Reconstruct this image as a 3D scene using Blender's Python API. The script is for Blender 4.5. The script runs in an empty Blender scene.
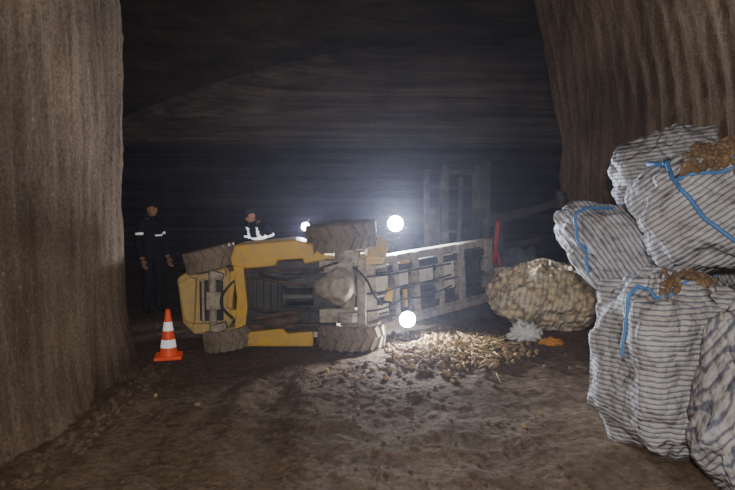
import bpy, bmesh, math, random
from mathutils import Vector, Matrix, Euler, noise
random.seed(4)
PI=math.pi
S=bpy.context.scene
COL=S.collection

# ------------------------------------------------------------------ materials
def mat_new(name):
    m=bpy.data.materials.new(name); m.use_nodes=True
    nt=m.node_tree; b=nt.nodes['Principled BSDF']
    return m,nt,b
def N(nt,t,**kw):
    n=nt.nodes.new(t)
    for k,v in kw.items():
        if k in n.inputs: n.inputs[k].default_value=v
        else: setattr(n,k,v)
    return n
def ramp(nt,fac,stops):
    r=nt.nodes.new('ShaderNodeValToRGB')
    e=r.color_ramp.elements
    while len(e)<len(stops): e.new(0.5)
    for el,(p,c) in zip(e,stops):
        el.position=p; el.color=(c[0],c[1],c[2],1)
    nt.links.new(fac,r.inputs[0]); return r.outputs[0]
def coords(nt,scale=(1,1,1),rot=(0,0,0)):
    tc=nt.nodes.new('ShaderNodeTexCoord'); mp=nt.nodes.new('ShaderNodeMapping')
    mp.inputs['Scale'].default_value=scale; mp.inputs['Rotation'].default_value=rot
    nt.links.new(tc.outputs['Object'],mp.inputs[0]); return mp.outputs[0]
def noise_f(nt,vec,scale,detail=4,rough=0.55):
    n=N(nt,'ShaderNodeTexNoise'); n.inputs['Scale'].default_value=scale
    n.inputs['Detail'].default_value=detail; n.inputs['Roughness'].default_value=rough
    nt.links.new(vec,n.inputs['Vector']); return n.outputs['Fac']
def mixc(nt,fac,a,b,mode='MIX'):
    m=nt.nodes.new('ShaderNodeMix'); m.data_type='RGBA'; m.blend_type=mode
    if isinstance(fac,(int,float)): m.inputs[0].default_value=fac
    else: nt.links.new(fac,m.inputs[0])
    for i,v in ((6,a),(7,b)):
        if isinstance(v,tuple): m.inputs[i].default_value=(v[0],v[1],v[2],1)
        else: nt.links.new(v,m.inputs[i])
    return m.outputs[2]
def bump(nt,b,h,strength=0.5,dist=0.02,prev=None):
    n=nt.nodes.new('ShaderNodeBump'); n.inputs['Strength'].default_value=strength
    n.inputs['Distance'].default_value=dist
    nt.links.new(h,n.inputs['Height'])
    if prev: nt.links.new(prev,n.inputs['Normal'])
    nt.links.new(n.outputs[0],b.inputs['Normal']); return n.outputs[0]

def plain(name,col,rough=0.6,metal=0.0,dirt=None,dirt_amt=0.5,scale=6,emit=0,soft=0.16):
    m,nt,b=mat_new(name)
    b.inputs['Roughness'].default_value=rough; b.inputs['Metallic'].default_value=metal
    v=coords(nt)
    f=noise_f(nt,v,scale,6,0.65)
    if dirt:
        lo=0.62-0.35*dirt_amt
        c=ramp(nt,f,[(lo,col),(lo+soft,dirt)])
    else:
        c=ramp(nt,f,[(0.3,tuple(x*0.8 for x in col)),(0.7,tuple(min(1,x*1.15) for x in col))])
    nt.links.new(c,b.inputs['Base Color'])
    bump(nt,b,f,0.25,0.01)
    if emit:
        b.inputs['Emission Color'].default_value=(col[0],col[1],col[2],1)
        b.inputs['Emission Strength'].default_value=emit
    return m

def rock(name,c0,c1,c2,vert=True,spk=(0.33,0.26,0.20),painted_light=None,fine=0.55):
    m,nt,b=mat_new(name); b.inputs['Roughness'].default_value=0.95
    b.inputs['Specular IOR Level'].default_value=0.12
    sc=(5,5,0.35) if vert else (0.12,0.8,5)
    v=coords(nt,sc); f=noise_f(nt,v,1.6,6,0.6)
    vb=coords(nt); f2=noise_f(nt,vb,0.9,3,0.5)
    c=ramp(nt,f,[(0.3,c0),(0.5,c1),(0.72,c2)])
    c2n=ramp(nt,f2,[(0.3,(0.66,0.65,0.64)),(0.7,(1.2,1.2,1.2))])
    c=mixc(nt,1.0,c,c2n,'MULTIPLY')
    vs=coords(nt,(9,9,0.6) if vert else (0.15,1.2,13)); f4=noise_f(nt,vs,1.8,5,0.65)
    cut=ramp(nt,f4,[(0.34,(0.58,0.56,0.54)),(0.5,(1.0,1.0,1.0)),(0.7,(1.18,1.18,1.18))])
    c=mixc(nt,fine,c,cut,'MULTIPLY')
    if painted_light:  # multiplies light and shade by height into the rock colour
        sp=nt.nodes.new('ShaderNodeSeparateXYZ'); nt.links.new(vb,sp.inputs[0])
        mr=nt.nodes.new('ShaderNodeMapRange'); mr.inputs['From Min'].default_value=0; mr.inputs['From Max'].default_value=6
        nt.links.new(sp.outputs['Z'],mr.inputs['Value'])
        st=ramp(nt,mr.outputs[0],[(p,(k,k,k)) for p,k in painted_light])
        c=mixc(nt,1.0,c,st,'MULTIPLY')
    vo=N(nt,'ShaderNodeTexVoronoi'); vo.inputs['Scale'].default_value=9
    nt.links.new(vb,vo.inputs['Vector'])
    sp=ramp(nt,vo.outputs['Distance'],[(0.04,(0.6,0.6,0.6)),(0.13,(0,0,0))])
    c=mixc(nt,sp,c,spk)
    fg=noise_f(nt,vb,38,4,0.75)
    gr=ramp(nt,fg,[(0.3,(0.55,0.55,0.55)),(0.7,(1.4,1.4,1.4))])
    c=mixc(nt,1.0,c,gr,'MULTIPLY')
    nt.links.new(c,b.inputs['Base Color'])
    f3=noise_f(nt,vb,22,6,0.75)
    p=bump(nt,b,f,0.8,0.06)
    p=bump(nt,b,f4,1.0,0.05*fine,p)
    bump(nt,b,f3,1.0,0.04,p)
    return m

M_wl=rock('wall_left_rock',(0.125,0.087,0.058),(0.185,0.132,0.091),(0.25,0.184,0.132))
M_wr=rock('wall_right_rock',(0.135,0.094,0.062),(0.235,0.168,0.115),(0.35,0.26,0.185))
M_back=rock('wall_back_rock',(0.085,0.062,0.046),(0.16,0.12,0.09),(0.27,0.208,0.16),vert=False,spk=(0.14,0.11,0.09),painted_light=[(0.0,0.45),(0.54,0.38),(0.56,1.2),(0.78,1.0),(0.9,0.55)],fine=1.0)  # lit upper band and shaded lower wall are painted into the colour
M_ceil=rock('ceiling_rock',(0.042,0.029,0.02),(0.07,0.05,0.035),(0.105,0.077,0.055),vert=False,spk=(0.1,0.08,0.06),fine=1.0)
def floor_mat():
    m,nt,b=mat_new('dirt_floor'); b.inputs['Roughness'].default_value=0.95
    b.inputs['Specular IOR Level'].default_value=0.1
    v=coords(nt); f=noise_f(nt,v,0.8,6,0.6); g=noise_f(nt,v,18,6,0.75)
    c=ramp(nt,f,[(0.3,(0.190,0.130,0.086)),(0.55,(0.275,0.195,0.134)),(0.75,(0.345,0.252,0.178))])
    g2=ramp(nt,g,[(0.3,(0.45,0.45,0.45)),(0.7,(1.35,1.35,1.35))])
    c=mixc(nt,1.0,c,g2,'MULTIPLY')
    vo=N(nt,'ShaderNodeTexVoronoi'); vo.inputs['Scale'].default_value=7; nt.links.new(v,vo.inputs['Vector'])
    sp=ramp(nt,vo.outputs['Distance'],[(0.04,(0.6,0.6,0.6)),(0.10,(0,0,0))])
    c=mixc(nt,sp,c,(0.36,0.28,0.20))
    nt.links.new(c,b.inputs['Base Color'])
    h=noise_f(nt,v,7,8,0.75)
    p=bump(nt,b,h,1.0,0.09); bump(nt,b,g,0.8,0.04,p)
    return m
M_floor=floor_mat()

def fabric(name,white,line,period=0.045,rot=(0,0,0),contents=None,dist=2.2,cmix=0.75):
    m,nt,b=mat_new(name); b.inputs['Roughness'].default_value=0.75
    v=coords(nt,(1,1,1),rot)
    w=N(nt,'ShaderNodeTexWave'); w.wave_type='BANDS'; w.bands_direction='Z'
    w.inputs['Scale'].default_value=0.314/period; w.inputs['Distortion'].default_value=dist
    w.inputs['Detail'].default_value=3; w.inputs['Detail Scale'].default_value=1.0
    w.inputs['Detail Roughness'].default_value=0.6
    nt.links.new(v,w.inputs['Vector'])
    c=ramp(nt,w.outputs['Fac'],[(0.08,line),(0.36,white),(0.9,white)])
    f=noise_f(nt,v,3,6,0.65)
    d=ramp(nt,f,[(0.3,(0.60,0.55,0.50)),(0.58,(1,1,1))])
    c=mixc(nt,0.85,c,d,'MULTIPLY')
    vo=N(nt,'ShaderNodeTexVoronoi'); vo.inputs['Scale'].default_value=11 if contents else 14; nt.links.new(v,vo.inputs['Vector'])
    if contents:
        t=ramp(nt,vo.outputs['Distance'],[(0.15,contents),(0.45,tuple(x*0.75 for x in contents)),(0.7,tuple(x*0.25 for x in contents))])
        f2=noise_f(nt,v,5,4,0.6)
        k=ramp(nt,f2,[(0.38,(0.25,0.25,0.25)),(0.55,(cmix,)*3)])
        c=mixc(nt,k,c,t)
    nt.links.new(c,b.inputs['Base Color'])
    p=bump(nt,b,vo.outputs['Distance'],0.9 if contents else 0.5,-0.05)
    wr=noise_f(nt,v,5,5,0.6)
    p=bump(nt,b,wr,0.6,0.07,p)
    bump(nt,b,w.outputs['Fac'],0.4,0.01,p)
    return m
WH=(0.47,0.47,0.50); LN=(0.17,0.185,0.25)
M_bagH=fabric('woven_bag_fabric',WH,LN,0.032)
M_bagV=fabric('woven_bag_fabric_side',WH,LN,0.032,rot=(0,math.radians(70),0))
M_bagD=fabric('woven_bag_fabric_diag',WH,LN,0.034,rot=(0,math.radians(-38),0))
M_bagT=fabric('woven_bag_fabric_top',WH,LN,0.034,rot=(0,math.radians(22),0))
M_bagN=fabric('net_bag_fabric',(0.97,0.95,0.88),(0.6,0.50,0.36),0.06,rot=(0,math.radians(80),0),contents=(0.88,0.68,0.38),cmix=0.8)
M_cord=plain('blue_strap',(0.07,0.20,0.48),0.6)
M_pot=plain('potato_skin',(0.46,0.31,0.14),0.85,dirt=(0.25,0.17,0.095),dirt_amt=0.7,scale=9)
M_potr=plain('potato_skin_dusty',(0.22,0.14,0.075),0.85,dirt=(0.12,0.08,0.048),dirt_amt=0.6,scale=9)
M_sprout=plain('straw_sprout',(0.6,0.46,0.22),0.8)
M_yel=plain('yellow_paint',(0.72,0.44,0.03),0.5,dirt=(0.46,0.31,0.10),dirt_amt=0.5,scale=10,soft=0.3)
M_yeld=plain('yellow_paint_dusty',(0.68,0.48,0.13),0.7,dirt=(0.48,0.37,0.20),dirt_amt=0.8,scale=10,soft=0.3)
M_blk=plain('greasy_black',(0.012,0.011,0.010),0.5,dirt=(0.045,0.038,0.03),dirt_amt=0.5,scale=7)
M_gry=plain('dusty_steel',(0.44,0.395,0.33),0.6,0.1,dirt=(0.19,0.16,0.125),dirt_amt=0.55,scale=12,soft=0.25)
M_pale=plain('pale_dust_plate',(0.75,0.72,0.65),0.7,dirt=(0.32,0.29,0.24),dirt_amt=0.35,scale=10,soft=0.25)
M_dsteel=plain('dark_steel',(0.03,0.027,0.027),0.55,0.2,dirt=(0.07,0.058,0.05),dirt_amt=0.5)
M_csteel=plain('carriage_steel',(0.035,0.032,0.032),0.6,0.1,dirt=(0.085,0.073,0.066),dirt_amt=0.4)
M_tire=plain('dirty_tyre',(0.25,0.205,0.15),0.9,dirt=(0.14,0.115,0.085),dirt_amt=0.5,scale=16,soft=0.3)
M_red=plain('red_paint',(0.45,0.025,0.02),0.5)
M_rust=plain('rust_steel',(0.14,0.085,0.05),0.8,dirt=(0.05,0.038,0.03),dirt_amt=0.6)
M_org=plain('cone_orange',(0.90,0.10,0.02),0.45,emit=0.12)
M_refl=plain('reflective_white_glow',(0.85,0.86,0.88),0.35,emit=0.35)  # emission stands in for flash light thrown back by the stripes
M_vest=plain('reflective_tape_glow',(0.9,0.93,1.0),0.3,emit=1.2)  # glows by itself to imitate the tape returning the flash
M_navy=plain('navy_workwear',(0.010,0.013,0.028),0.85)
M_boot=plain('black_boot',(0.012,0.011,0.01),0.6)
M_skin=plain('skin',(0.52,0.29,0.20),0.55)
M_hair=plain('dark_hair',(0.02,0.014,0.01),0.7)
M_eye=plain('eye_dark',(0.02,0.015,0.012),0.3)
M_lip=plain('lip',(0.35,0.12,0.1),0.5)
M_wplast=plain('white_plastic_bag',(0.75,0.75,0.76),0.5)
M_oplast=plain('orange_net',(0.62,0.27,0.03),0.7)
M_tarp=plain('grey_tarp',(0.13,0.15,0.18),0.7)
def emis(name,c,s):
    m,nt,b=mat_new(name); b.inputs['Base Color'].default_value=(0.9,0.9,0.9,1)
    b.inputs['Emission Color'].default_value=(*c,1); b.inputs['Emission Strength'].default_value=s
    v=coords(nt); f=noise_f(nt,v,30); bump(nt,b,f,0.05,0.001)
    return m
M_lamp=emis('led_lens',(0.85,0.92,1.0),400)
M_lamp1=emis('led_lens_violet',(0.85,0.8,1.0),200)

# ------------------------------------------------------------------ helpers
def link(ob,parent=None):
    COL.objects.link(ob)
    if parent: ob.parent=parent
    return ob
def empty(name,loc=(0,0,0),rot=(0,0,0)):
    e=bpy.data.objects.new(name,None); e.location=loc; e.rotation_euler=rot
    e.empty_display_size=0.2
    return link(e)
def mesh_ob(name,bm,mats,parent=None,smooth=True,bevel=0,loc=(0,0,0),rot=(0,0,0)):
    me=bpy.data.meshes.new(name); bm.to_mesh(me); bm.free()
    if not isinstance(mats,(list,tuple)): mats=[mats]
    for m in mats: me.materials.append(m)
    if smooth: me.polygons.foreach_set('use_smooth',[True]*len(me.polygons))
    ob=bpy.data.objects.new(name,me); ob.location=loc; ob.rotation_euler=rot
    link(ob,parent)
    if bevel:
        md=ob.modifiers.new('bevel','BEVEL'); md.width=bevel; md.segments=2; md.limit_method='ANGLE'; md.angle_limit=0.6
        me.polygons.foreach_set('use_smooth',[False]*len(me.polygons))
    return ob
def bbox(bm,c,s,rot=(0,0,0),mi=0):
    M=Matrix.Translation(c)@Euler(rot).to_matrix().to_4x4()@Matrix.Diagonal((s[0],s[1],s[2],1))
    r=bmesh.ops.create_cube(bm,size=1,matrix=M)
    for v in r['verts']:
        for f in v.link_faces: f.material_index=mi
def bcyl(bm,p0,p1,r,seg=16,r2=None,mi=0):
    p0=Vector(p0); p1=Vector(p1); d=p1-p0
    q=Vector((0,0,1)).rotation_difference(d)
    M=Matrix.Translation((p0+p1)/2)@q.to_matrix().to_4x4()
    rr=bmesh.ops.create_cone(bm,cap_ends=True,segments=seg,radius1=r,radius2=r if r2 is None else r2,depth=d.length,matrix=M)
    for v in rr['verts']:
        for f in v.link_faces: f.material_index=mi
def bsph(bm,c,s,rot=(0,0,0),sub=2,mi=0):
    M=Matrix.Translation(c)@Euler(rot).to_matrix().to_4x4()@Matrix.Diagonal((s[0],s[1],s[2],1))
    r=bmesh.ops.create_icosphere(bm,subdivisions=sub,radius=1,matrix=M)
    for v in r['verts']:
        for f in v.link_faces: f.material_index=mi
    return r['verts']
def prism(bm,poly,y0,y1,mi=0):
    """poly in XZ, extruded along Y"""
    a=[bm.verts.new((x,y0,z)) for x,z in poly]; b=[bm.verts.new((x,y1,z)) for x,z in poly]
    n=len(poly)
    fs=[bm.faces.new(a),bm.faces.new(list(reversed(b)))]
    for i in range(n): fs.append(bm.faces.new([a[(i+1)%n],a[i],b[i],b[(i+1)%n]]))
    for f in fs: f.material_index=mi
    bmesh.ops.recalc_face_normals(bm,faces=fs)
def lathe(bm,prof,seg=32,M=Matrix(),mi=0,closed=False):
    rings=[]
    for r,z in prof:
        rings.append([bm.verts.new(M@Vector((r*math.cos(2*PI*i/seg),r*math.sin(2*PI*i/seg),z))) for i in range(seg)])
    rr=list(zip(rings[:-1],rings[1:]))
    if closed: rr.append((rings[-1],rings[0]))
    for a,b in rr:
        for i in range(seg):
            f=bm.faces.new([a[i],a[(i+1)%seg],b[(i+1)%seg],b[i]]); f.material_index=mi
def curve_ob(name,pts,r,mat,parent=None,cyc=False,flat=None):
    cu=bpy.data.curves.new(name,'CURVE'); cu.dimensions='3D'
    sp=cu.splines.new('NURBS'); sp.points.add(len(pts)-1)
    for p,q in zip(sp.points,pts): p.co=(q[0],q[1],q[2],1)
    sp.use_endpoint_u=True; sp.order_u=3; sp.use_cyclic_u=cyc
    cu.bevel_depth=r; cu.bevel_resolution=2; cu.materials.append(mat)
    ob=bpy.data.objects.new(name,cu); return link(ob,parent)
def nz(x,y,z): return noise.noise(Vector((x,y,z)))
def grid_ob(name,f,nu,nv,mat,flip=False):
    vs=[];fa=[]
    for j in range(nv+1):
        for i in range(nu+1): vs.append(f(i/nu,j/nv))
    for j in range(nv):
        for i in range(nu):
            a=j*(nu+1)+i; q=[a,a+1,a+nu+2,a+nu+1]
            if flip: q.reverse()
            fa.append(q)
    me=bpy.data.meshes.new(name); me.from_pydata(vs,[],fa); me.materials.append(mat)
    me.polygons.foreach_set('use_smooth',[True]*len(me.polygons)); me.update()
    return link(bpy.data.objects.new(name,me))

# ------------------------------------------------------------------ ground / shell
def ground(x,y):
    h=0.05*nz(x*0.5,y*0.5,1.3)+0.028*nz(x*2.1,y*2.1,4.2)+0.018*nz(x*6,y*6,2)+0.009*nz(x*17,y*17,2)
    h+=0.09*math.exp(-(((x-0.95)/0.7)**2+((y-6.45)/0.5)**2))
    for c in (-0.9,0.7):
        d=x-(c+0.25*math.sin(y*0.6)); k=max(0,min(1,(5.6-y)/0.8)); h-=0.022*math.exp(-(d/0.16)**2)*k
        h+=0.014*math.exp(-((abs(d)-0.27)/0.09)**2)*k
    return h
def floor_f(u,v):
    x=14*math.copysign(abs(2*u-1)**1.8,2*u-1)
    if v<0.15: y=-4+6*(v/0.15)
    elif v<0.75: y=2+6.5*(v-0.15)/0.6
    else: y=8.5+8*(v-0.75)/0.25
    return (x,y,ground(x,y))
FLOOR=grid_ob('floor',floor_f,500,500,M_floor)

def resample(path,ds):
    P=[Vector(p) for p in path]
    Q=[]
    for i in range(len(P)-1):
        p0=P[max(i-1,0)];p1=P[i];p2=P[i+1];p3=P[min(i+2,len(P)-1)]
        L=(p2-p1).length; n=max(2,int(L/ds))
        for k in range(n):
            t=k/n
            m1=(p2-p0)*0.5; m2=(p3-p1)*0.5
            if m1.length>L: m1=m1.normalized()*L
            if m2.length>L: m2=m2.normalized()*L
            h=(2*t**3-3*t*t+1)*p1+(t**3-2*t*t+t)*m1+(-2*t**3+3*t*t)*p2+(t**3-t*t)*m2
            Q.append(h)
    Q.append(P[-1]); return Q
def wall_strip(name,path,ds,z0,z1,nz_,disp,mat,side):
    Q=resample(path,ds); n=len(Q); s=[0]
    for a,b in zip(Q[:-1],Q[1:]): s.append(s[-1]+(b-a).length)
    nr=[]
    for i in range(n):
        t=(Q[min(i+3,n-1)]-Q[max(i-3,0)]).normalized()
        nr.append(Vector((-t.y,t.x))*side)
    def f(u,v):
        i=round(u*(n-1)); z=z0+(z1-z0)*v
        d,ox=disp(s[i],z,Q[i].x,Q[i].y)
        p=Q[i]+nr[i]*d
        return (p.x+ox,p.y,z)
    return grid_ob(name,f,n-1,nz_,mat)
def disp_l(s,z,x,y):
    w=s+0.05*nz(s*0.7,z*0.6,0)
    d=0.016*abs(math.sin(PI*w/0.17))+0.09*nz(s*0.5,z*0.45,3)+0.035*nz(s*1.6,z*1.2,7)+0.018*nz(s*7,z*2.0,5)+0.016*nz(s*18,z*11,5)
    if z<0.7: d+=0.17*((0.7-z)/0.7)**2*(0.6+nz(s*1.3,1,1))
    if y>5: d-=0.04*math.sin((z-0.5)*1.1)
    return d,0
wall_strip('wall_left',[(-2.3,-4),(-2.32,0),(-2.34,3.5),(-2.38,5.2),(-2.50,5.85),(-3.1,6.25),(-5,6.5),(-14,6.8)],0.026,-0.15,6.0,150,disp_l,M_wl,-1)
def disp_r(s,z,x,y):
    w=s+0.07*nz(s*0.6,z*0.35,0)
    g=abs(math.sin(PI*w/0.20))
    d=0.11*g*(0.6+0.8*abs(nz(s*0.9,z*0.7,9)))+0.09*nz(s*0.6,z*0.5,3)+0.035*nz(s*3,z*2,7)+0.018*nz(s*14,z*5,5)
    k=0
    if z>2.4: k=-0.085*(z-2.4)**1.8
    if z<1.9: k=0.16*min(1,(1.9-z)/0.6)
    if y<7: k*=0.3
    return d-0.05,k
wall_strip('wall_right',[(14,10.2),(6,10.0),(3.7,9.85),(3.14,9.4),(3.36,8.7),(4.35,7.7),(5.0,6.4),(5.1,3),(5.1,-4)],0.025,-0.15,6.0,140,disp_r,M_wr,-1)

def ztop(x):
    t=min(1,max(0,(x+7.5)/9.5)); return 2.9+2.5*math.sin(t*PI/2)+ (0.09*(x-2) if x>2 else 0)
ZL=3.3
def back_f(u,v):
    x=-14+28*u; zt=ztop(x)
    zl=min(ZL,zt-0.05)
    if v<0.55:
        k=v/0.55; z=-0.15+(zl+0.15)*k; y=15.0+0.25*k+0.06*abs(math.sin(x*PI/0.6+nz(x,z*0.5,0)))
    elif v<0.6:
        k=(v-0.55)/0.05; z=zl+0.04*k; y=15.25-0.35*k
    else:
        k=(v-0.6)/0.4; z=zl+0.04+(zt-zl-0.04)*math.sin(k*PI/2)
        y=14.9-1.9*(1-math.cos(k*PI/2))+0.09*abs(math.sin(k*6*PI+nz(x*0.5,1,1)))
    y+=0.1*nz(x*0.4,z*0.8,2)+0.03*nz(x*2,z*4,2)
    return (x,y,z)
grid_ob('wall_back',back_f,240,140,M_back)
def ceil_f(u,v):
    x=-14+28*u; y=-4+17.3*v
    k=max(0,min(1,(y-6.5)/6.5)); k=k*k*(3-2*k)
    z=5.7*(1-k)+ztop(x)*k
    z+=0.07*abs(math.sin(y*PI/0.9+nz(x*0.5,y*0.5,0)))*(1 if y<12 else 0.3)+0.08*nz(x*0.4,y*0.4,1)*(1 if y<12 else 0.2)+0.02*nz(x*2,y*5,1)
    return (x,y,z)
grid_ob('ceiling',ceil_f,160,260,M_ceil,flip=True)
grid_ob('wall_rear',lambda u,v:(-3+9*u,-3.95+0.05*nz(u*9,v*6,0),-0.15+6.1*v),60,40,M_wl)
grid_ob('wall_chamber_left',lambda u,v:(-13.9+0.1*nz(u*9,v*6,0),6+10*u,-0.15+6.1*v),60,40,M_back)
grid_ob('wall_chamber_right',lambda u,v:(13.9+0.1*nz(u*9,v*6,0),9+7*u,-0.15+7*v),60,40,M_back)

# ------------------------------------------------------------------ bags
def spow(c,e): return math.copysign(abs(c)**e,c)
class Bag:
    def __init__(s,name,c,d,rot,mat,seed=0,e=0.62,amp=0.06,parent=None,lump=0):
        s.c=Vector(c); s.d=d; s.R=Euler([math.radians(a) for a in rot]); s.seed=seed; s.e=e; s.amp=amp; s.lump=lump
        bm=bmesh.new(); nu,nv=128,84
        rows=[]
        for j in range(nv+1):
            lat=-PI/2+PI*j/nv
            rows.append([bm.verts.new(s.loc(2*PI*i/nu,lat)) for i in range(nu)])
        for j in range(nv):
            for i in range(nu):
                bm.faces.new([rows[j][i],rows[j][(i+1)%nu],rows[j+1][(i+1)%nu],rows[j+1][i]])
        bmesh.ops.remove_doubles(bm,verts=bm.verts,dist=0.0005)
        s.ob=mesh_ob(name,bm,mat,parent,loc=c,rot=s.R)
    def loc(s,lon,lat,off=0):
        e=s.e
        x=spow(math.cos(lat),e)*spow(math.cos(lon),e); y=spow(math.cos(lat),e)*spow(math.sin(lon),e); z=spow(math.sin(lat),e)
        k=s.seed*7.7
        n=s.amp*1.2*nz(x*1.3+k,y*1.3,z*1.3)+s.amp*0.6*nz(x*3.0+k,y*3.0,z*3.0)+s.amp*0.16*nz(x*8+k,y*8,z*8)
        n-=s.amp*0.35*max(0,0.2-abs(nz(x*1.7+k,y*1.7,z*2.2+5)))/0.2
        n+=0.02*math.sin(lon*11+3*nz(x*2,y*2,k))*max(0,math.sin(lat))**1.5
        if s.lump:
            n+=s.lump*(0.5-noise.voronoi(Vector((x*s.d[0],y*s.d[1],z*s.d[2]))*11)[0][0])
        bul=1+0.06*math.cos(lat*1.6)
        return Vector((x*s.d[0]*bul,y*s.d[1]*bul,z*s.d[2]))*(1+n/ max(0.3,min(s.d))) + Vector((x,y,z)).normalized()*off
    def strap(s,name,pts,r=0.014):
        P=[s.loc(math.radians(a),math.radians(b),0.008) for a,b in pts]
        c=curve_ob(name,P,r,M_cord,s.ob)
    def path(s,a,b,n=14):
        return [(a[0]+(b[0]-a[0])*i/n,a[1]+(b[1]-a[1])*i/n) for i in range(n+1)]
def potato(bm,p,s,mi=0):
    k=random.random()*50
    vs=bsph(bm,(0,0,0),(s*random.uniform(1.1,1.5),s,s*0.9),sub=2,mi=mi)
    R=Euler((random.random()*6,random.random()*6,random.random()*6)).to_matrix()
    for v in vs:
        c=v.co; c=c*(1+0.25*nz(c.x*18+k,c.y*18,c.z*18)); v.co=R@c+Vector(p)

b1=Bag('potato_bulk_bag',(2.03,3.82,0.565),(0.38,0.38,0.58),(0,-2,8),M_bagH,1,e=0.5)
b1.strap('strap_left',b1.path((187,62),(183,2)),0.013)
b1.strap('strap_top',b1.path((187,62),(300,72)),0.012)
b2=Bag('potato_bulk_bag',(2.33,3.06,0.565),(0.40,0.32,0.58),(0,4,-6),M_bagV,2,e=0.55)
b2.strap('strap_left',b2.path((215,66),(285,55)),0.016)
b5=Bag('potato_bulk_bag',(2.70,4.98,0.42),(0.45,0.42,0.44),(0,0,0),M_bagH,3)
b3=Bag('potato_bulk_bag',(2.36,4.95,1.23),(0.66,0.42,0.37),(0,16,-6),M_bagD,4,e=0.78)
b3.strap('strap_left',b3.path((205,55),(215,-45)),0.014)
b3.strap('strap_top',b3.path((300,-35),(330,62)),0.012)
b4=Bag('potato_bulk_bag',(2.56,4.00,1.66),(0.58,0.40,0.44),(-10,-14,-10),M_bagT,5,e=0.72)
b4.strap('strap_left',b4.path((205,50),(262,-38)),0.015)
b4.strap('strap_front',b4.path((262,-38),(320,-50)),0.013)
b4.strap('strap_rim',b4.path((200,52),(120,58))+b4.path((120,58),(20,58)),0.022)
b6=Bag('potato_bulk_bag',(2.62,4.98,1.97),(0.44,0.34,0.32),(0,-8,10),M_bagH,6,e=0.75)
bm=bmesh.new()
for i in range(520):
    lon=math.radians(random.uniform(232,352)); lat=math.radians(random.uniform(16,80))
    if lat<math.radians(24) and lon<math.radians(262): continue
    p=b4.loc(lon,lat,random.uniform(-0.010,0.018)); potato(bm,p,random.uniform(0.014,0.028))
mesh_ob('potatoes',bm,M_potr,b4.ob)
b4.strap('mouth_strap',b4.path((222,24),(350,12)),0.012)
bm=bmesh.new()
for i in range(120):
    p=b1.loc(math.radians(random.uniform(230,345)),math.radians(random.uniform(66,88)),random.uniform(-0.005,0.012)); potato(bm,p,random.uniform(0.016,0.024))
mesh_ob('potatoes',bm,M_potr,b1.ob)

b0=Bag('potato_net_bag',(2.42,7.72,0.44),(0.69,0.46,0.45),(0,4,4),M_bagN,8,e=0.8,amp=0.07,lump=0.035)
def crumple(name,c,d,mat,seed):
    bm=bmesh.new(); vs=bsph(bm,(0,0,0),d,sub=4)
    for v in vs:
        q=v.co.normalized(); n=abs(nz(q.x*2.4+seed,q.y*2.4,q.z*2.4))*1.2+0.3*nz(q.x*7+seed,q.y*7,q.z*7)
        v.co=v.co*(0.7+n); v.co.z=max(v.co.z,-d[2]*0.6)
    return mesh_ob(name,bm,mat,loc=c)
crumple('crumpled_plastic_bag',(1.96,7.02,0.09+ground(1.96,7.02)),(0.18,0.11,0.13),M_wplast,3)
crumple('orange_mesh_sack',(2.20,6.80,0.03+ground(2.20,6.80)),(0.15,0.08,0.05),M_oplast,5)

# ------------------------------------------------------------------ spilled potatoes
bm=bmesh.new()
cnt=0
while cnt<640:
    if cnt<380:
        x=random.gauss(1.0,0.38); y=random.gauss(6.65,0.38)
    elif cnt<560:
        x=random.gauss(0.6,0.55); y=random.gauss(6.25,0.36)
    else:
        x=random.uniform(0.9,1.85); y=random.uniform(6.0,7.2)
    if y<5.2 or x<-0.6 or x>1.92: continue
    if x>1.62 and y>6.8: continue
    if x<0.2 and y>5.9: continue
    if abs(x-0.48)<0.17 and abs(y-6.8)<0.2: continue
    pile=0.09*math.exp(-(((x-1.0)/0.5)**2+((y-6.8)/0.35)**2))
    potato(bm,(x,y,ground(x,y)+random.uniform(-0.004,0.018)+random.random()*pile),random.uniform(0.015,0.036)); cnt+=1
for (x,y) in ((1.15,4.1),(-1.4,4.6),(1.35,4.4),(-1.85,4.9)):
    potato(bm,(x,y,ground(x,y)+0.008),0.018)
pot=mesh_ob('spilled_potatoes',bm,M_pot)
bm=bmesh.new()
for i in range(200):
    x=random.gauss(1.1,0.3); y=random.gauss(6.5,0.34); a=random.random()*6.3; L=random.uniform(0.05,0.20)
    if abs(x-0.48)<0.3 and abs(y-6.8)<0.35: continue
    if x>1.7: continue
    z=ground(x,y)+0.03+0.09*random.random()*math.exp(-(((x-0.95)/0.5)**2+((y-6.7)/0.4)**2))
    bcyl(bm,(x,y,z),(x+L*math.cos(a),y+L*math.sin(a),z+random.uniform(0,0.06)),0.004,5)
mesh_ob('sprouts',bm,M_sprout,pot)
bm=bmesh.new()
for i in range(600):
    x=random.uniform(-1.9,1.3); y=random.uniform(3.1,6.0); s=random.uniform(0.004,0.018)
    bsph(bm,(x,y,ground(x,y)+s*0.2),(s*1.3,s,s*0.7),(0,0,random.random()*6),1)
for i in range(160):
    t=random.random(); y=3.2+2.7*t; x=-2.12+random.random()*0.22-0.1*t; s=random.uniform(0.008,0.03)
    bsph(bm,(x,y,ground(x,y)+s*0.3),(s*1.3,s,s*0.8),(0,0,random.random()*6),1)
for i in range(420):
    x=random.gauss(0.7,0.6); y=random.gauss(6.3,0.4); s=random.uniform(0.008,0.034)
    if x<0.2 and y>5.9: continue
    bsph(bm,(x,y,ground(x,y)+s*0.3),(s*1.3,s,s*0.8),(0,0,random.random()*6),1)
mesh_ob('dirt_clods',bm,M_floor,FLOOR,smooth=False)

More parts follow.
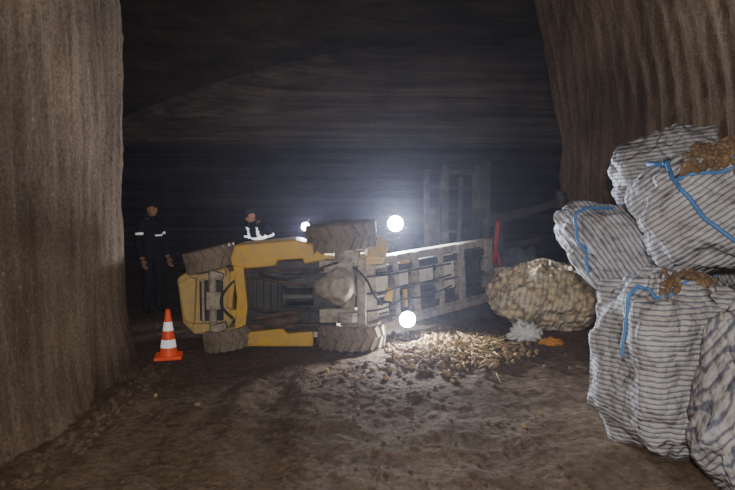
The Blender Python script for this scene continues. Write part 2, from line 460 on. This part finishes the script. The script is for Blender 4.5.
# ------------------------------------------------------------------ traffic cone
cone=empty('traffic_cone',(-2.15,6.10,ground(-2.15,6.10)+0.005),(0,0,0.25))
bm=bmesh.new(); bbox(bm,(0,0,0.018),(0.28,0.28,0.036)); mesh_ob('base',bm,M_org,cone,bevel=0.01)
def cr(z): return 0.095-(0.095-0.022)*(z-0.036)/0.49
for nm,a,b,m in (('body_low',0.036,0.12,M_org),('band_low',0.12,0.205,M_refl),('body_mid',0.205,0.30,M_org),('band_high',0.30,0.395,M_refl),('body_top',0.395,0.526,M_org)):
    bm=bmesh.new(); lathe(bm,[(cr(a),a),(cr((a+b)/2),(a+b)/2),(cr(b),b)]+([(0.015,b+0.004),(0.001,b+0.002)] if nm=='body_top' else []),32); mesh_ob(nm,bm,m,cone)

# ------------------------------------------------------------------ forklift on its side
FK=empty('overturned_forklift',(-2.12,6.40,0.015),(0,0,math.radians(5)))
def wheel(nm,c,R,W,tilt=(0,0,0)):
    bm=bmesh.new(); h=W/2
    prof=[(R*0.52,-h*0.72),(R*0.62,-h*0.9),(R*0.82,-h),(R*0.90,-h*0.92),(R*0.93,-h*0.6),(R*0.94,0),(R*0.93,h*0.6),(R*0.90,h*0.92),(R*0.82,h),(R*0.62,h*0.9),(R*0.52,h*0.72)]
    lathe(bm,prof,48)
    n=20
    for i in range(n):
        for sgn in (-1,1):
            a=2*PI*(i+(0.5 if sgn>0 else 0))/n
            M=Matrix.Rotation(a,4,'Z')@Matrix.Translation((R*0.95,0,sgn*h*0.48))@Matrix.Rotation(sgn*0.5,4,'X')@Matrix.Diagonal((R*0.12,R*0.13,h*0.98,1))
            bmesh.ops.create_cube(bm,size=1,matrix=M)
    mesh_ob(nm+'_tyre',bm,M_tire,FK,smooth=False,loc=c,rot=tilt)
    bm=bmesh.new()
    lathe(bm,[(0.001,-h*0.3),(R*0.16,-h*0.3),(R*0.2,-h*0.1),(R*0.42,-h*0.15),(R*0.5,-h*0.6),(R*0.53,-h*0.72),(R*0.53,h*0.72),(R*0.5,h*0.6),(R*0.42,h*0.3),(R*0.2,h*0.35),(R*0.16,h*0.55),(0.001,h*0.55)],32)
    for i in range(8):
        a=2*PI*i/8; bcyl(bm,(R*0.3*math.cos(a),R*0.3*math.sin(a),h*0.2),(R*0.3*math.cos(a),R*0.3*math.sin(a),h*0.42),0.014,6)
    mesh_ob(nm+'_rim',bm,M_yeld,FK,loc=c,rot=tilt)
wheel('rear_upper_wheel',(0.33,0.16,1.04),0.30,0.25,(0.0,math.radians(-14),0))
wheel('rear_lower_wheel',(0.52,0.10,0.13),0.28,0.24,(0,math.radians(-8),0))
wheel('front_upper_wheel',(1.84,0.20,1.29),0.41,0.32,(math.radians(2),math.radians(-5),0))
wheel('front_lower_wheel',(1.95,0.14,0.14),0.40,0.28,(0,0,0))
bm=bmesh.new()
prism(bm,[(-0.06,0.82),(0.05,0.88),(0.50,0.96),(0.58,0.82),(0.58,0.32),(0.50,0.20),(0.12,0.16),(0.0,0.30),(-0.03,0.55)],0.10,0.95)
mesh_ob('counterweight',bm,M_yeld,FK,bevel=0.045)
bm=bmesh.new()
prism(bm,[(-0.02,0.76),(0.10,0.84),(0.18,0.82),(0.15,0.30),(0.04,0.34),(0.01,0.55)],0.02,0.12)
prism(bm,[(0.12,0.30),(0.48,0.30),(0.46,0.20),(0.14,0.18)],0.03,0.12)
prism(bm,[(0.18,0.86),(0.5,0.93),(0.52,0.84),(0.2,0.78)],0.03,0.12)
mesh_ob('counterweight_skirt',bm,M_yeld,FK,bevel=0.02)
bm=bmesh.new(); bbox(bm,(0.34,0.08,0.56),(0.26,0.06,0.46)); 
mesh_ob('steer_axle_recess',bm,M_blk,FK,bevel=0.01)
bm=bmesh.new()
bcyl(bm,(0.36,0.04,0.2),(0.36,0.04,0.92),0.045,14)
bbox(bm,(0.38,0.02,0.57),(0.16,0.10,0.2)); bcyl(bm,(0.26,0.0,0.3),(0.26,0.0,0.82),0.018,10)
bbox(bm,(0.42,0.0,0.86),(0.14,0.12,0.08),(0,0.3,0)); bbox(bm,(0.44,0.0,0.27),(0.16,0.12,0.08),(0,-0.3,0))
mesh_ob('steer_axle',bm,M_gry,FK,bevel=0.008)
bm=bmesh.new()
prism(bm,[(0.55,0.98),(0.62,1.20),(1.30,1.26),(1.62,1.18),(1.64,1.02),(1.40,0.98),(1.38,1.04),(1.10,1.02),(1.08,0.96),(0.75,0.93)],-0.02,0.75)
mesh_ob('side_step_upper',bm,M_yel,FK,bevel=0.02)
bm=bmesh.new()
prism(bm,[(0.70,0.04),(0.72,0.20),(1.15,0.24),(1.20,0.18),(1.50,0.20),(1.50,0.02)],-0.02,0.75)
mesh_ob('side_step_lower',bm,M_yel,FK,bevel=0.02)
bm=bmesh.new()
prism(bm,[(0.60,0.18),(0.72,0.18),(0.76,0.5),(0.72,0.95),(0.60,0.98),(0.64,0.6)],-0.03,0.10)
bbox(bm,(0.58,-0.02,0.70),(0.06,0.06,0.42),(0,0.12,0)); bbox(bm,(0.60,-0.03,0.42),(0.08,0.05,0.10))
mesh_ob('rear_crossmember',bm,M_yel,FK,bevel=0.012)
bm=bmesh.new(); bbox(bm,(1.2,0.36,0.6),(1.15,0.55,0.86)); mesh_ob('engine_bay',bm,M_blk,FK,bevel=0.03)
bm=bmesh.new()
bbox(bm,(0.98,0.06,0.62),(0.32,0.12,0.40)); bbox(bm,(1.30,0.04,0.78),(0.28,0.10,0.16)); bbox(bm,(1.28,0.05,0.40),(0.36,0.12,0.14))
for i in range(4): bbox(bm,(0.86+0.08*i,-0.005,0.62),(0.012,0.02,0.34))
bcyl(bm,(1.16,0.0,0.60),(1.5,0.0,0.60),0.10,18); bcyl(bm,(1.16,0.0,0.60),(1.2,0.0,0.6),0.14,18)
mesh_ob('sump_and_gearbox',bm,M_blk,FK,bevel=0.012)
bm=bmesh.new()
bbox(bm,(1.52,0.0,0.90),(0.42,0.05,0.05)); bbox(bm,(1.18,-0.01,0.91),(0.9,0.05,0.035)); bbox(bm,(1.18,-0.01,0.27),(0.95,0.05,0.045))
bcyl(bm,(0.80,-0.02,0.84),(1.5,-0.02,0.72),0.018,8); bcyl(bm,(0.80,-0.02,0.36),(1.55,-0.02,0.46),0.022,8)
bcyl(bm,(0.95,-0.04,0.30),(1.35,-0.04,0.36),0.05,14)
mesh_ob('chassis_rails',bm,M_rust,FK,bevel=0.006)
bm=bmesh.new()
bcyl(bm,(1.90,0.05,0.25),(1.90,0.05,1.18),0.085,18)
bcyl(bm,(1.90,0.05,0.30),(1.90,0.05,0.42),0.15,20); bcyl(bm,(1.90,0.05,1.0),(1.90,0.05,1.12),0.15,20)
bbox(bm,(1.72,0.0,0.95),(0.3,0.06,0.14)); bbox(bm,(1.72,0.0,0.38),(0.3,0.06,0.16)); bbox(bm,(2.06,0.0,0.62),(0.10,0.08,0.86))
mesh_ob('front_axle',bm,M_gry,FK,smooth=False,bevel=0.01)
bm=bmesh.new()
bsph(bm,(1.80,0.0,0.72),(0.19,0.16,0.23),sub=3); bcyl(bm,(1.52,0.0,0.70),(1.72,0.0,0.71),0.10,20,0.15)
mesh_ob('differential_housing',bm,M_gry,FK)
bm=bmesh.new()
bcyl(bm,(1.80,-0.17,0.72),(1.80,-0.12,0.72),0.11,20)
for i in range(10):
    a=2*PI*i/10; bcyl(bm,(1.80+0.09*math.cos(a),-0.18,0.72+0.09*math.sin(a)),(1.80+0.09*math.cos(a),-0.16,0.72+0.09*math.sin(a)),0.011,6)
mesh_ob('differential_cover',bm,M_gry,FK,smooth=False)
for i,(pts) in enumerate([
    [(0.78,-0.05,0.5),(1.0,-0.09,0.42),(1.2,-0.1,0.5),(1.45,-0.07,0.44),(1.7,-0.05,0.5)],
    [(0.9,-0.05,0.88),(1.1,-0.1,0.8),(1.4,-0.11,0.85),(1.6,-0.07,0.95),(1.8,-0.02,1.0)],
    [(0.62,-0.05,0.8),(0.5,-0.1,0.7),(0.45,-0.08,0.5),(0.6,-0.06,0.38)],
    [(1.95,-0.08,0.95),(2.1,-0.1,0.85),(2.2,-0.06,0.6),(2.3,-0.03,0.5)]]):
    curve_ob('hydraulic_hose_%d'%(i+1),pts,0.014,M_blk,FK)
bm=bmesh.new()
prism(bm,[(1.62,1.06),(2.36,1.06),(2.32,0.97),(1.62,0.95)],0.1,0.7)
prism(bm,[(1.55,0.22),(2.34,0.40),(2.34,0.32),(1.55,0.14)],0.5,0.8)
prism(bm,[(2.12,1.04),(2.34,1.02),(2.40,1.20),(2.30,1.30),(2.16,1.18)],0.05,0.5)
mesh_ob('front_fenders',bm,M_yeld,FK,bevel=0.02)
bm=bmesh.new()
prism(bm,[(0.35,0.28),(1.3,0.24),(1.3,1.0),(0.35,0.94)],0.7,1.15)
mesh_ob('bonnet',bm,M_yel,FK,bevel=0.05)
bm=bmesh.new(); bbox(bm,(1.1,1.2,0.62),(0.5,0.12,0.5)); bbox(bm,(0.85,1.42,0.62),(0.12,0.5,0.48),(0,0,0.15)); mesh_ob('seat',bm,M_blk,FK,bevel=0.04)
bm=bmesh.new()
for z in (0.18,1.08):
    bcyl(bm,(0.45,0.9,z),(0.62,2.0,z),0.035,10); bcyl(bm,(2.0,0.6,z),(1.72,2.0,z),0.035,10); bcyl(bm,(0.62,2.0,z),(1.72,2.0,z),0.035,10)
for i in range(8):
    x=0.62+1.1*i/7; bcyl(bm,(x,2.0,0.18),(x,2.0,1.08),0.018 if 0<i<7 else 0.035,8)
mesh_ob('overhead_guard',bm,M_dsteel,FK,smooth=False)
bm=bmesh.new(); 
lathe(bm,[(0.16,-0.015),(0.185,-0.015),(0.19,0),(0.185,0.015),(0.16,0.015),(0.155,0)],28,Matrix.Translation((1.55,1.25,0.62))@Matrix.Rotation(1.2,4,'X'),closed=True)
bcyl(bm,(1.55,1.25,0.62),(1.85,0.7,0.62),0.03,10)
mesh_ob('steering_wheel',bm,M_blk,FK)

# ---- mast assembly
MA=bpy.data.objects.new('mast',None); link(MA,FK)
Fm=Matrix.LocRotScale(FK.location,FK.rotation_euler,(1,1,1))
def setW(ob,W): ob.matrix_parent_inverse=Matrix(); ob.matrix_basis=Fm.inverted()@W
setW(MA,Matrix.Translation((-0.02,6.80,0.12))@Matrix.Rotation(math.radians(39),4,'Z')@Matrix.Rotation(math.radians(-4.4),4,'Y'))
L=2.42
def chan(bm,c,y,w,t,flip,x0=0,x1=L):
    bbox(bm,((x0+x1)/2,y+w/2,c),(x1-x0,w,t)); s=-1 if flip else 1
    bbox(bm,((x0+x1)/2,y,c+s*0.035),(x1-x0,t,0.085)); bbox(bm,((x0+x1)/2,y+w,c+s*0.035),(x1-x0,t,0.085))
bm=bmesh.new(); chan(bm,0.0,0,0.16,0.022,False); chan(bm,0.89,0,0.16,0.022,True)
mesh_ob('outer_rails',bm,M_gry,MA,bevel=0.004)
bm=bmesh.new(); chan(bm,0.13,0.03,0.13,0.02,False,0.05,L+0.1); chan(bm,0.76,0.03,0.13,0.02,True,0.05,L+0.1)
mesh_ob('inner_rails',bm,M_dsteel,MA,bevel=0.004)
bm=bmesh.new()
for x,w in ((0.10,0.16),(0.52,0.07),(0.86,0.10),(1.32,0.08),(1.72,0.12),(2.30,0.16)):
    bbox(bm,(x,-0.02,0.445),(w,0.03,0.90)); bbox(bm,(x,0.05,0.445),(0.03,0.12,0.86))
mesh_ob('crossmembers',bm,M_gry,MA,bevel=0.006)
bm=bmesh.new()
bbox(bm,(0.30,0.03,0.60),(0.24,0.02,0.40)); bbox(bm,(0.68,0.05,0.62),(0.2,0.02,0.30)); bbox(bm,(0.30,0.02,0.24),(0.2,0.02,0.14))
bbox(bm,(1.08,0.05,0.60),(0.30,0.02,0.34)); bbox(bm,(1.52,0.04,0.55),(0.22,0.02,0.48))
mesh_ob('dusty_plates',bm,M_pale,MA,bevel=0.008)
bm=bmesh.new()
for z in (0.30,0.62):
    bcyl(bm,(0.1,0.10,z),(1.5,0.10,z),0.045,14); bcyl(bm,(1.5,0.10,z),(2.35,0.10,z),0.026,12)
bcyl(bm,(0.2,0.0,0.45),(2.2,0.0,0.45),0.016,8)
for i in range(40): bbox(bm,(0.25+i*0.05,0.005,0.20),(0.034,0.02,0.03)); bbox(bm,(0.25+i*0.05,0.005,0.70),(0.034,0.02,0.03))
mesh_ob('lift_cylinders_and_chains',bm,M_dsteel,MA,smooth=False)
bm=bmesh.new(); bbox(bm,(1.2,0.30,0.45),(2.1,0.06,0.8)); mesh_ob('mast_back_panel',bm,M_blk,MA)
bm=bmesh.new()
bbox(bm,(0.40,0.0,0.42),(0.10,0.05,0.16),(0,0.3,0)); bbox(bm,(0.66,-0.01,0.33),(0.05,0.04,0.22)); bbox(bm,(0.7,0.02,0.8),(0.16,0.04,0.07)); bbox(bm,(-0.05,0.05,0.9),(0.2,0.2,0.08))
mesh_ob('yellow_brackets',bm,M_yel,MA,bevel=0.006)
for i in range(3):
    curve_ob('mast_hose_%d'%(i+1),[(-0.1,-0.02,0.3+0.2*i),(0.2,-0.07,0.25+0.22*i),(0.6,-0.05,0.35+0.16*i),(1.0,-0.06,0.28+0.2*i),(1.5,-0.03,0.36+0.15*i)],0.012,M_blk,MA)
# ---- fork carriage
CA=bpy.data.objects.new('fork_carriage',None); link(CA,FK)
setW(CA,Matrix.Translation((1.32,8.42,0.0))@Matrix.Rotation(math.radians(8),4,'Z'))
bm=bmesh.new()
for x,w,z1 in ((-0.46,0.07,2.12),(-0.20,0.12,2.26),(0.28,0.09,2.24),(0.42,0.13,2.32)):
    bbox(bm,(x,0,z1/2+0.12),(w,0.09,z1-0.2),(0,0.01*x,0))
for z in (0.5,0.95,1.3,1.62,1.95,2.17): bbox(bm,(-0.02,0.03,z),(0.95,0.05,0.055),(0,random.uniform(-0.02,0.02),0))
bbox(bm,(-0.33,0.02,1.4),(0.18,0.05,0.5)); bbox(bm,(0.35,-0.03,1.75),(0.03,0.06,0.9))
bcyl(bm,(0.02,-0.02,0.9),(0.05,-0.02,2.1),0.035,12)
mesh_ob('load_backrest',bm,M_csteel,CA,bevel=0.008)
bm=bmesh.new(); bbox(bm,(0.55,-0.12,1.15),(0.05,0.07,0.62),(0,0.12,0)); bbox(bm,(0.60,-0.12,0.85),(0.04,0.06,0.35),(0,-0.2,0)); mesh_ob('red_lever_arm',bm,M_red,CA,bevel=0.01)
bm=bmesh.new()
prism(bm,[(0.45,1.36),(1.65,1.70),(1.72,1.76),(1.64,1.80),(0.45,1.50)],-0.08,0.04)
prism(bm,[(0.45,0.98),(1.30,1.12),(1.34,1.20),(0.45,1.12)],0.02,0.14)
bbox(bm,(0.60,-0.02,1.26),(0.14,0.2,0.6))
bcyl(bm,(1.60,-0.02,1.64),(1.60,-0.02,1.90),0.08,16)
mesh_ob('forks',bm,M_csteel,CA,bevel=0.01)
bm=bmesh.new()
bcyl(bm,(-0.2,-0.02,0.9),(-0.25,-0.5,0.75),0.04,10); bcyl(bm,(0.35,-0.02,0.7),(0.3,-0.4,0.7),0.04,10)
bbox(bm,(0.0,0.02,0.12),(1.0,0.3,0.22))
mesh_ob('carriage_brackets',bm,M_csteel,CA,smooth=False)

bm=bmesh.new(); vs=bsph(bm,(0,0,0),(0.42,0.3,0.55),sub=4)
for v in vs:
    q=v.co.normalized(); v.co*=0.85+0.5*abs(nz(q.x*2,q.y*2,q.z*1.5)); v.co.z=max(v.co.z,-0.5)
mesh_ob('grey_sack_heap',bm,M_tarp,loc=(2.42,9.1,0.53))

# ------------------------------------------------------------------ work lights
def worklight(name,loc,r,mat,power,color,stand,aim):
    e=empty(name,loc)
    d=(Vector(aim)-Vector(loc)).normalized(); q=d.to_track_quat('Z','Y').to_matrix().to_4x4()
    bm=bmesh.new()
    lathe(bm,[(r*0.5,-0.10),(r*0.9,-0.08),(r*0.99,-0.02),(r*0.99,0.0)],24,q)
    lathe(bm,[(0.001,-0.10),(r*0.5,-0.10)],24,q)
    for i in range(6):
        a=i*PI/3; 
        bcyl(bm,q@Vector((r*0.8*math.cos(a),r*0.8*math.sin(a),-0.1)),q@Vector((r*0.8*math.cos(a),r*0.8*math.sin(a),-0.04)),0.008,6)
    mesh_ob('housing',bm,M_blk,e)
    bm=bmesh.new(); lathe(bm,[(0.001,0.012),(r*0.6,0.010),(r*1.0,0.001)],24,q); mesh_ob('lens',bm,mat,e)
    bm=bmesh.new()
    if stand=='tripod':
        h=loc[2]
        bcyl(bm,(0,0.06,-0.03),(0,0.06,-h+0.45),0.014,10)
        for i in range(3):
            a=i*2*PI/3+0.5; bcyl(bm,(0,0.06,-h+0.55),(0.35*math.cos(a),0.06+0.35*math.sin(a),-h+0.03),0.01,8)
    else:
        h=loc[2]-ground(loc[0],loc[1])
        bcyl(bm,(0,0.07,0),(0,0.07,-h+0.02),0.012,8)
        bcyl(bm,(-r*1.15,0.07,-h+0.02),(r*1.15,0.07,-h+0.02),0.01,8); bcyl(bm,(-r*1.15,0.13,-h+0.02),(-r*1.15,-0.08,-h+0.02),0.01,8); bcyl(bm,(r*1.15,0.13,-h+0.02),(r*1.15,-0.08,-h+0.02),0.01,8)
    mesh_ob('stand',bm,M_dsteel,e,smooth=False)
    ld=bpy.data.lights.new('lamp','SPOT'); ld.energy=power; ld.color=color; ld.spot_size=math.radians(176); ld.spot_blend=0.5; ld.shadow_soft_size=r*0.6
    lo=bpy.data.objects.new('lamp',ld); lo.parent=e; COL.objects.link(lo)
    lo.location=d*0.08; lo.rotation_euler=d.to_track_quat('-Z','Y').to_euler()
worklight('hidden_fill_light',(0.40,8.2,1.42),0.11,M_lamp,700,(0.80,0.88,1.0),'tripod',(1.5,0,1.8))
worklight('hidden_fill_light',(-0.97,8.95,1.36),0.06,M_lamp1,110,(0.8,0.8,1.0),'tripod',(0,0,1.6))
worklight('hidden_fill_light',(0.48,6.80,0.30),0.095,M_lamp,150,(0.97,0.97,0.97),'floor',(1.2,0,0.6))
worklight('hidden_fill_light',(-0.6,10.6,0.30),0.085,M_lamp,70,(1.0,0.90,0.78),'floor',(-0.2,15,2.6))  # added fill lamp, unseen behind the forklift, brightens the far wall

# ------------------------------------------------------------------ people
def person(name,loc,rotz,lean=0,arm='down',legband=False):
    root=empty(name,loc,(0,0,rotz))
    V=[];E=[];R=[]
    def add(p,r,par=None):
        V.append(Vector(p)); R.append(r); i=len(V)-1
        if par is not None: E.append((par,i))
        return i
    pel=add((0,0,0.96),(0.165,0.125)); 
    sp=add((0,0.0,1.10),(0.155,0.115),pel); ch=add((0,0.0,1.28),(0.18,0.13),sp); up=add((0,-0.01,1.41),(0.15,0.105),ch)
    nk=add((0,-0.005,1.49),(0.06,0.06),up); hd=add((0,0.01,1.56),(0.055,0.06),nk)
    W={}
    for s in (-1,1):
        h=add((s*0.095,0,0.88),(0.098,0.105),pel); k=add((s*0.115,0.02,0.50),(0.07,0.075),h); c=add((s*0.12,-0.005,0.33),(0.066,0.07),k)
        a=add((s*0.125,-0.02,0.10),(0.05,0.055),c); he=add((s*0.13,0.02,0.055),(0.05,0.05),a); t=add((s*0.145,0.15,0.04),(0.042,0.035),he)
        sh=add((s*0.185,-0.01,1.40),(0.075,0.075),up)
        if arm=='down' or s<0: el=(s*0.245,-0.03,1.13); wr=(s*0.25,0.06,0.89)
        else: el=(s*0.25,0.02,1.14); wr=(s*0.17,0.24,1.14)
        e=add(el,(0.054,0.054),sh); w=add(wr,(0.036,0.036),e); W[s]=(Vector(el),Vector(wr))
        d=(Vector(wr)-Vector(el)).normalized()
        add(Vector(wr)+d*0.03,(0.030,0.034),w)
    def skin(V,E,R,sub):
        me=bpy.data.meshes.new('tmp'); me.from_pydata([v[:] for v in V],E,[]); ob=bpy.data.objects.new('tmp',me); COL.objects.link(ob)
        ob.modifiers.new('s','SKIN')
        for i,r in enumerate(R):
            me.skin_vertices[0].data[i].radius=r; me.skin_vertices[0].data[i].use_root=(i==0)
        su=ob.modifiers.new('u','SUBSURF'); su.levels=sub; su.render_levels=sub
        dg=bpy.context.evaluated_depsgraph_get(); dg.update()
        nm=bpy.data.meshes.new_from_object(ob.evaluated_get(dg)); bpy.data.objects.remove(ob); return nm
    bodym=skin(V,E,R,3)
    bm=bmesh.new(); bm.from_mesh(bodym)
    for f in bm.faces:
        c=f.calc_center_median(); m=0
        if c.z<0.13: m=1
        if c.z>1.485 and abs(c.x)<0.12: m=2
        torso=abs(c.x)<0.19
        if c.z>0.2 and (1.215<c.z<(1.285 if legband else 1.245)) and torso and c.x<0.02+(1 if legband else 0): m=3
        if not torso and 1.245<c.z<1.28: m=3
        if legband and 0.40<c.z<0.44: m=3
        if legband and 1.28<c.z<1.44 and 0.075<abs(c.x)<0.115: m=3
        for s in (-1,1):
            el,wr=W[s]; d=(wr-el).normalized()
            if (c-wr).dot(d)>-0.01 and (c-wr).length<0.08: m=2
        f.material_index=m; f.smooth=True
    for s in (-1,1):
        el,wr=W[s]; d=(wr-el).normalized(); side=Vector((0,1,0)) if abs(d.z)>0.6 else Vector((0,0,1))
        side=(side-d*side.dot(d)).normalized(); nrm=d.cross(side)*s
        pc=wr+d*0.075
        M=Matrix((side,d,nrm)).transposed().to_4x4(); 
        vv=bmesh.ops.create_icosphere(bm,subdivisions=2,radius=1,matrix=Matrix.Translation(pc)@M@Matrix.Diagonal((0.042,0.055,0.017,1)))
        for v in vv['verts']:
            for f in v.link_faces: f.material_index=2; f.smooth=True
        for k,(o,l) in enumerate(((-0.030,0.055),(-0.010,0.070),(0.011,0.076),(0.031,0.068))):
            b=pc+d*0.045+side*o; m1=b+d*l*0.5+nrm*(-0.010*s); t=m1+d*l*0.42+nrm*(-0.028*s)
            bcyl(bm,b,m1,0.0095,8,mi=2); bcyl(bm,m1,t,0.0088,8,0.007,mi=2); bsph(bm,m1,(0.0095,)*3,sub=1,mi=2); bsph(bm,t,(0.007,)*3,sub=1,mi=2)
        b=pc-d*0.02+side*0.036; m1=b+side*0.03+d*0.03; t=m1+d*0.032+side*0.004
        bcyl(bm,b,m1,0.012,8,mi=2); bcyl(bm,m1,t,0.0105,8,0.008,mi=2); bsph(bm,m1,(0.011,)*3,sub=1,mi=2)
    hc=Vector((0,0.02,1.635))
    vs=bsph(bm,(0,0,0),(0.076,0.096,0.118),sub=4,mi=2)
    for v in vs:
        c=v.co
        if c.z<0: c.x*=1-0.30*(-c.z/0.118)**1.4; 
        if c.z<-0.02 and c.y<0: c.y*=1-0.35*(-c.z/0.118)
        if c.y>0.05:
            c.y-=0.10*(c.y-0.05)
            c.y+=0.026*math.exp(-((c.x/0.011)**2))*math.exp(-(((c.z+0.022)/0.020)**2))
            c.y+=0.006*math.exp(-((c.z-0.022)/0.008)**2)
            for sx in (-1,1): c.y-=0.008*math.exp(-(((c.x-sx*0.031)/0.014)**2+((c.z-0.004)/0.010)**2))
            c.y+=0.006*math.exp(-((c.x/0.022)**2+((c.z+0.056)/0.010)**2)); c.y+=0.008*math.exp(-((c.x/0.022)**2+((c.z+0.092)/0.016)**2))
        v.co=c+hc
    for v in vs:
        for f in v.link_faces:
            c=f.calc_center_median()-hc; f.smooth=True
            if (c.y<-0.005 and c.z>-0.045) : f.material_index=4
            elif c.y>0.06 and abs(c.x)<0.022 and abs(c.z+0.056)<0.006: f.material_index=5
    for sx in (-1,1):
        bsph(bm,hc+Vector((sx*0.031,0.078,0.004)),(0.0125,0.010,0.008),sub=2,mi=6)
        bsph(bm,hc+Vector((sx*0.075,-0.008,-0.008)),(0.010,0.020,0.032),(0.1,0,sx*0.3),sub=2,mi=2)
        bbox(bm,hc+Vector((sx*0.031,0.088,0.026)),(0.032,0.008,0.006),mi=4)
    lathe(bm,[(0.084,0.0),(0.088,0.02),(0.086,0.045),(0.070,0.075),(0.04,0.09),(0.001,0.094)],24,Matrix.Translation(hc+Vector((0,-0.004,0.038)))@Matrix.Rotation(math.radians(8),4,'X')@Matrix.Diagonal((0.96,1.18,1,1)),mi=0)
    bsph(bm,hc+Vector((0,0.115,0.040)),(0.068,0.062,0.007),(-0.15,0,0),2,mi=0)
    lathe(bm,[(0.066,1.475),(0.078,1.48),(0.072,1.53),(0.064,1.53),(0.062,1.50)],20,mi=0)
    for v in bm.verts:
        c=v.co
        k=min(1,max(0,(c.z-0.92)/0.35)) if (abs(c.x)<0.16 or c.z>0.9) else 0
        if abs(c.x)>0.175 and c.z<1.3 and c.z>0.6: k=1
        if lean:
            piv=Vector((0,0,0.95)); v.co=piv+Matrix.Rotation(-lean*k,3,'X')@(c-piv)
    for f in bm.faces: f.smooth=True
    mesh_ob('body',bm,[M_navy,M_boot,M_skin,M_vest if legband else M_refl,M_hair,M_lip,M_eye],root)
    return root
gx,gy=-3.40,9.0
person('worker',(gx,gy,ground(gx,gy)),math.radians(-118),0,'down')
gx,gy=-1.63,9.1
person('worker',(gx,gy,ground(gx,gy)),math.radians(150),math.radians(30),'fwd',True)

# ------------------------------------------------------------------ lights, world (thin dust haze), camera
w=bpy.data.worlds.new('World'); S.world=w; w.use_nodes=True
nt=w.node_tree
nt.nodes['Background'].inputs[0].default_value=(0.02,0.02,0.025,1); nt.nodes['Background'].inputs[1].default_value=0.2
vsn=nt.nodes.new('ShaderNodeVolumeScatter')
vsn.inputs['Color'].default_value=(0.76,0.78,1,1); vsn.inputs['Density'].default_value=0.0030; vsn.inputs['Anisotropy'].default_value=0.78
nt.links.new(vsn.outputs[0],nt.nodes['World Output'].inputs['Volume'])
ld=bpy.data.lights.new('camera_flash','AREA'); ld.energy=150; ld.size=0.10; ld.color=(1,0.91,0.80)
lo=bpy.data.objects.new('camera_flash',ld); COL.objects.link(lo); lo.location=(0.05,-0.05,1.85)
lo.rotation_euler=(math.radians(92),0,math.radians(-4))

cd=bpy.data.cameras.new('camera'); cd.lens=28; cd.sensor_width=36; cd.clip_start=0.05
co=bpy.data.objects.new('camera',cd); COL.objects.link(co); co.location=(0,0,1.6); co.rotation_euler=(math.radians(90-3.4),0,0)
S.camera=co
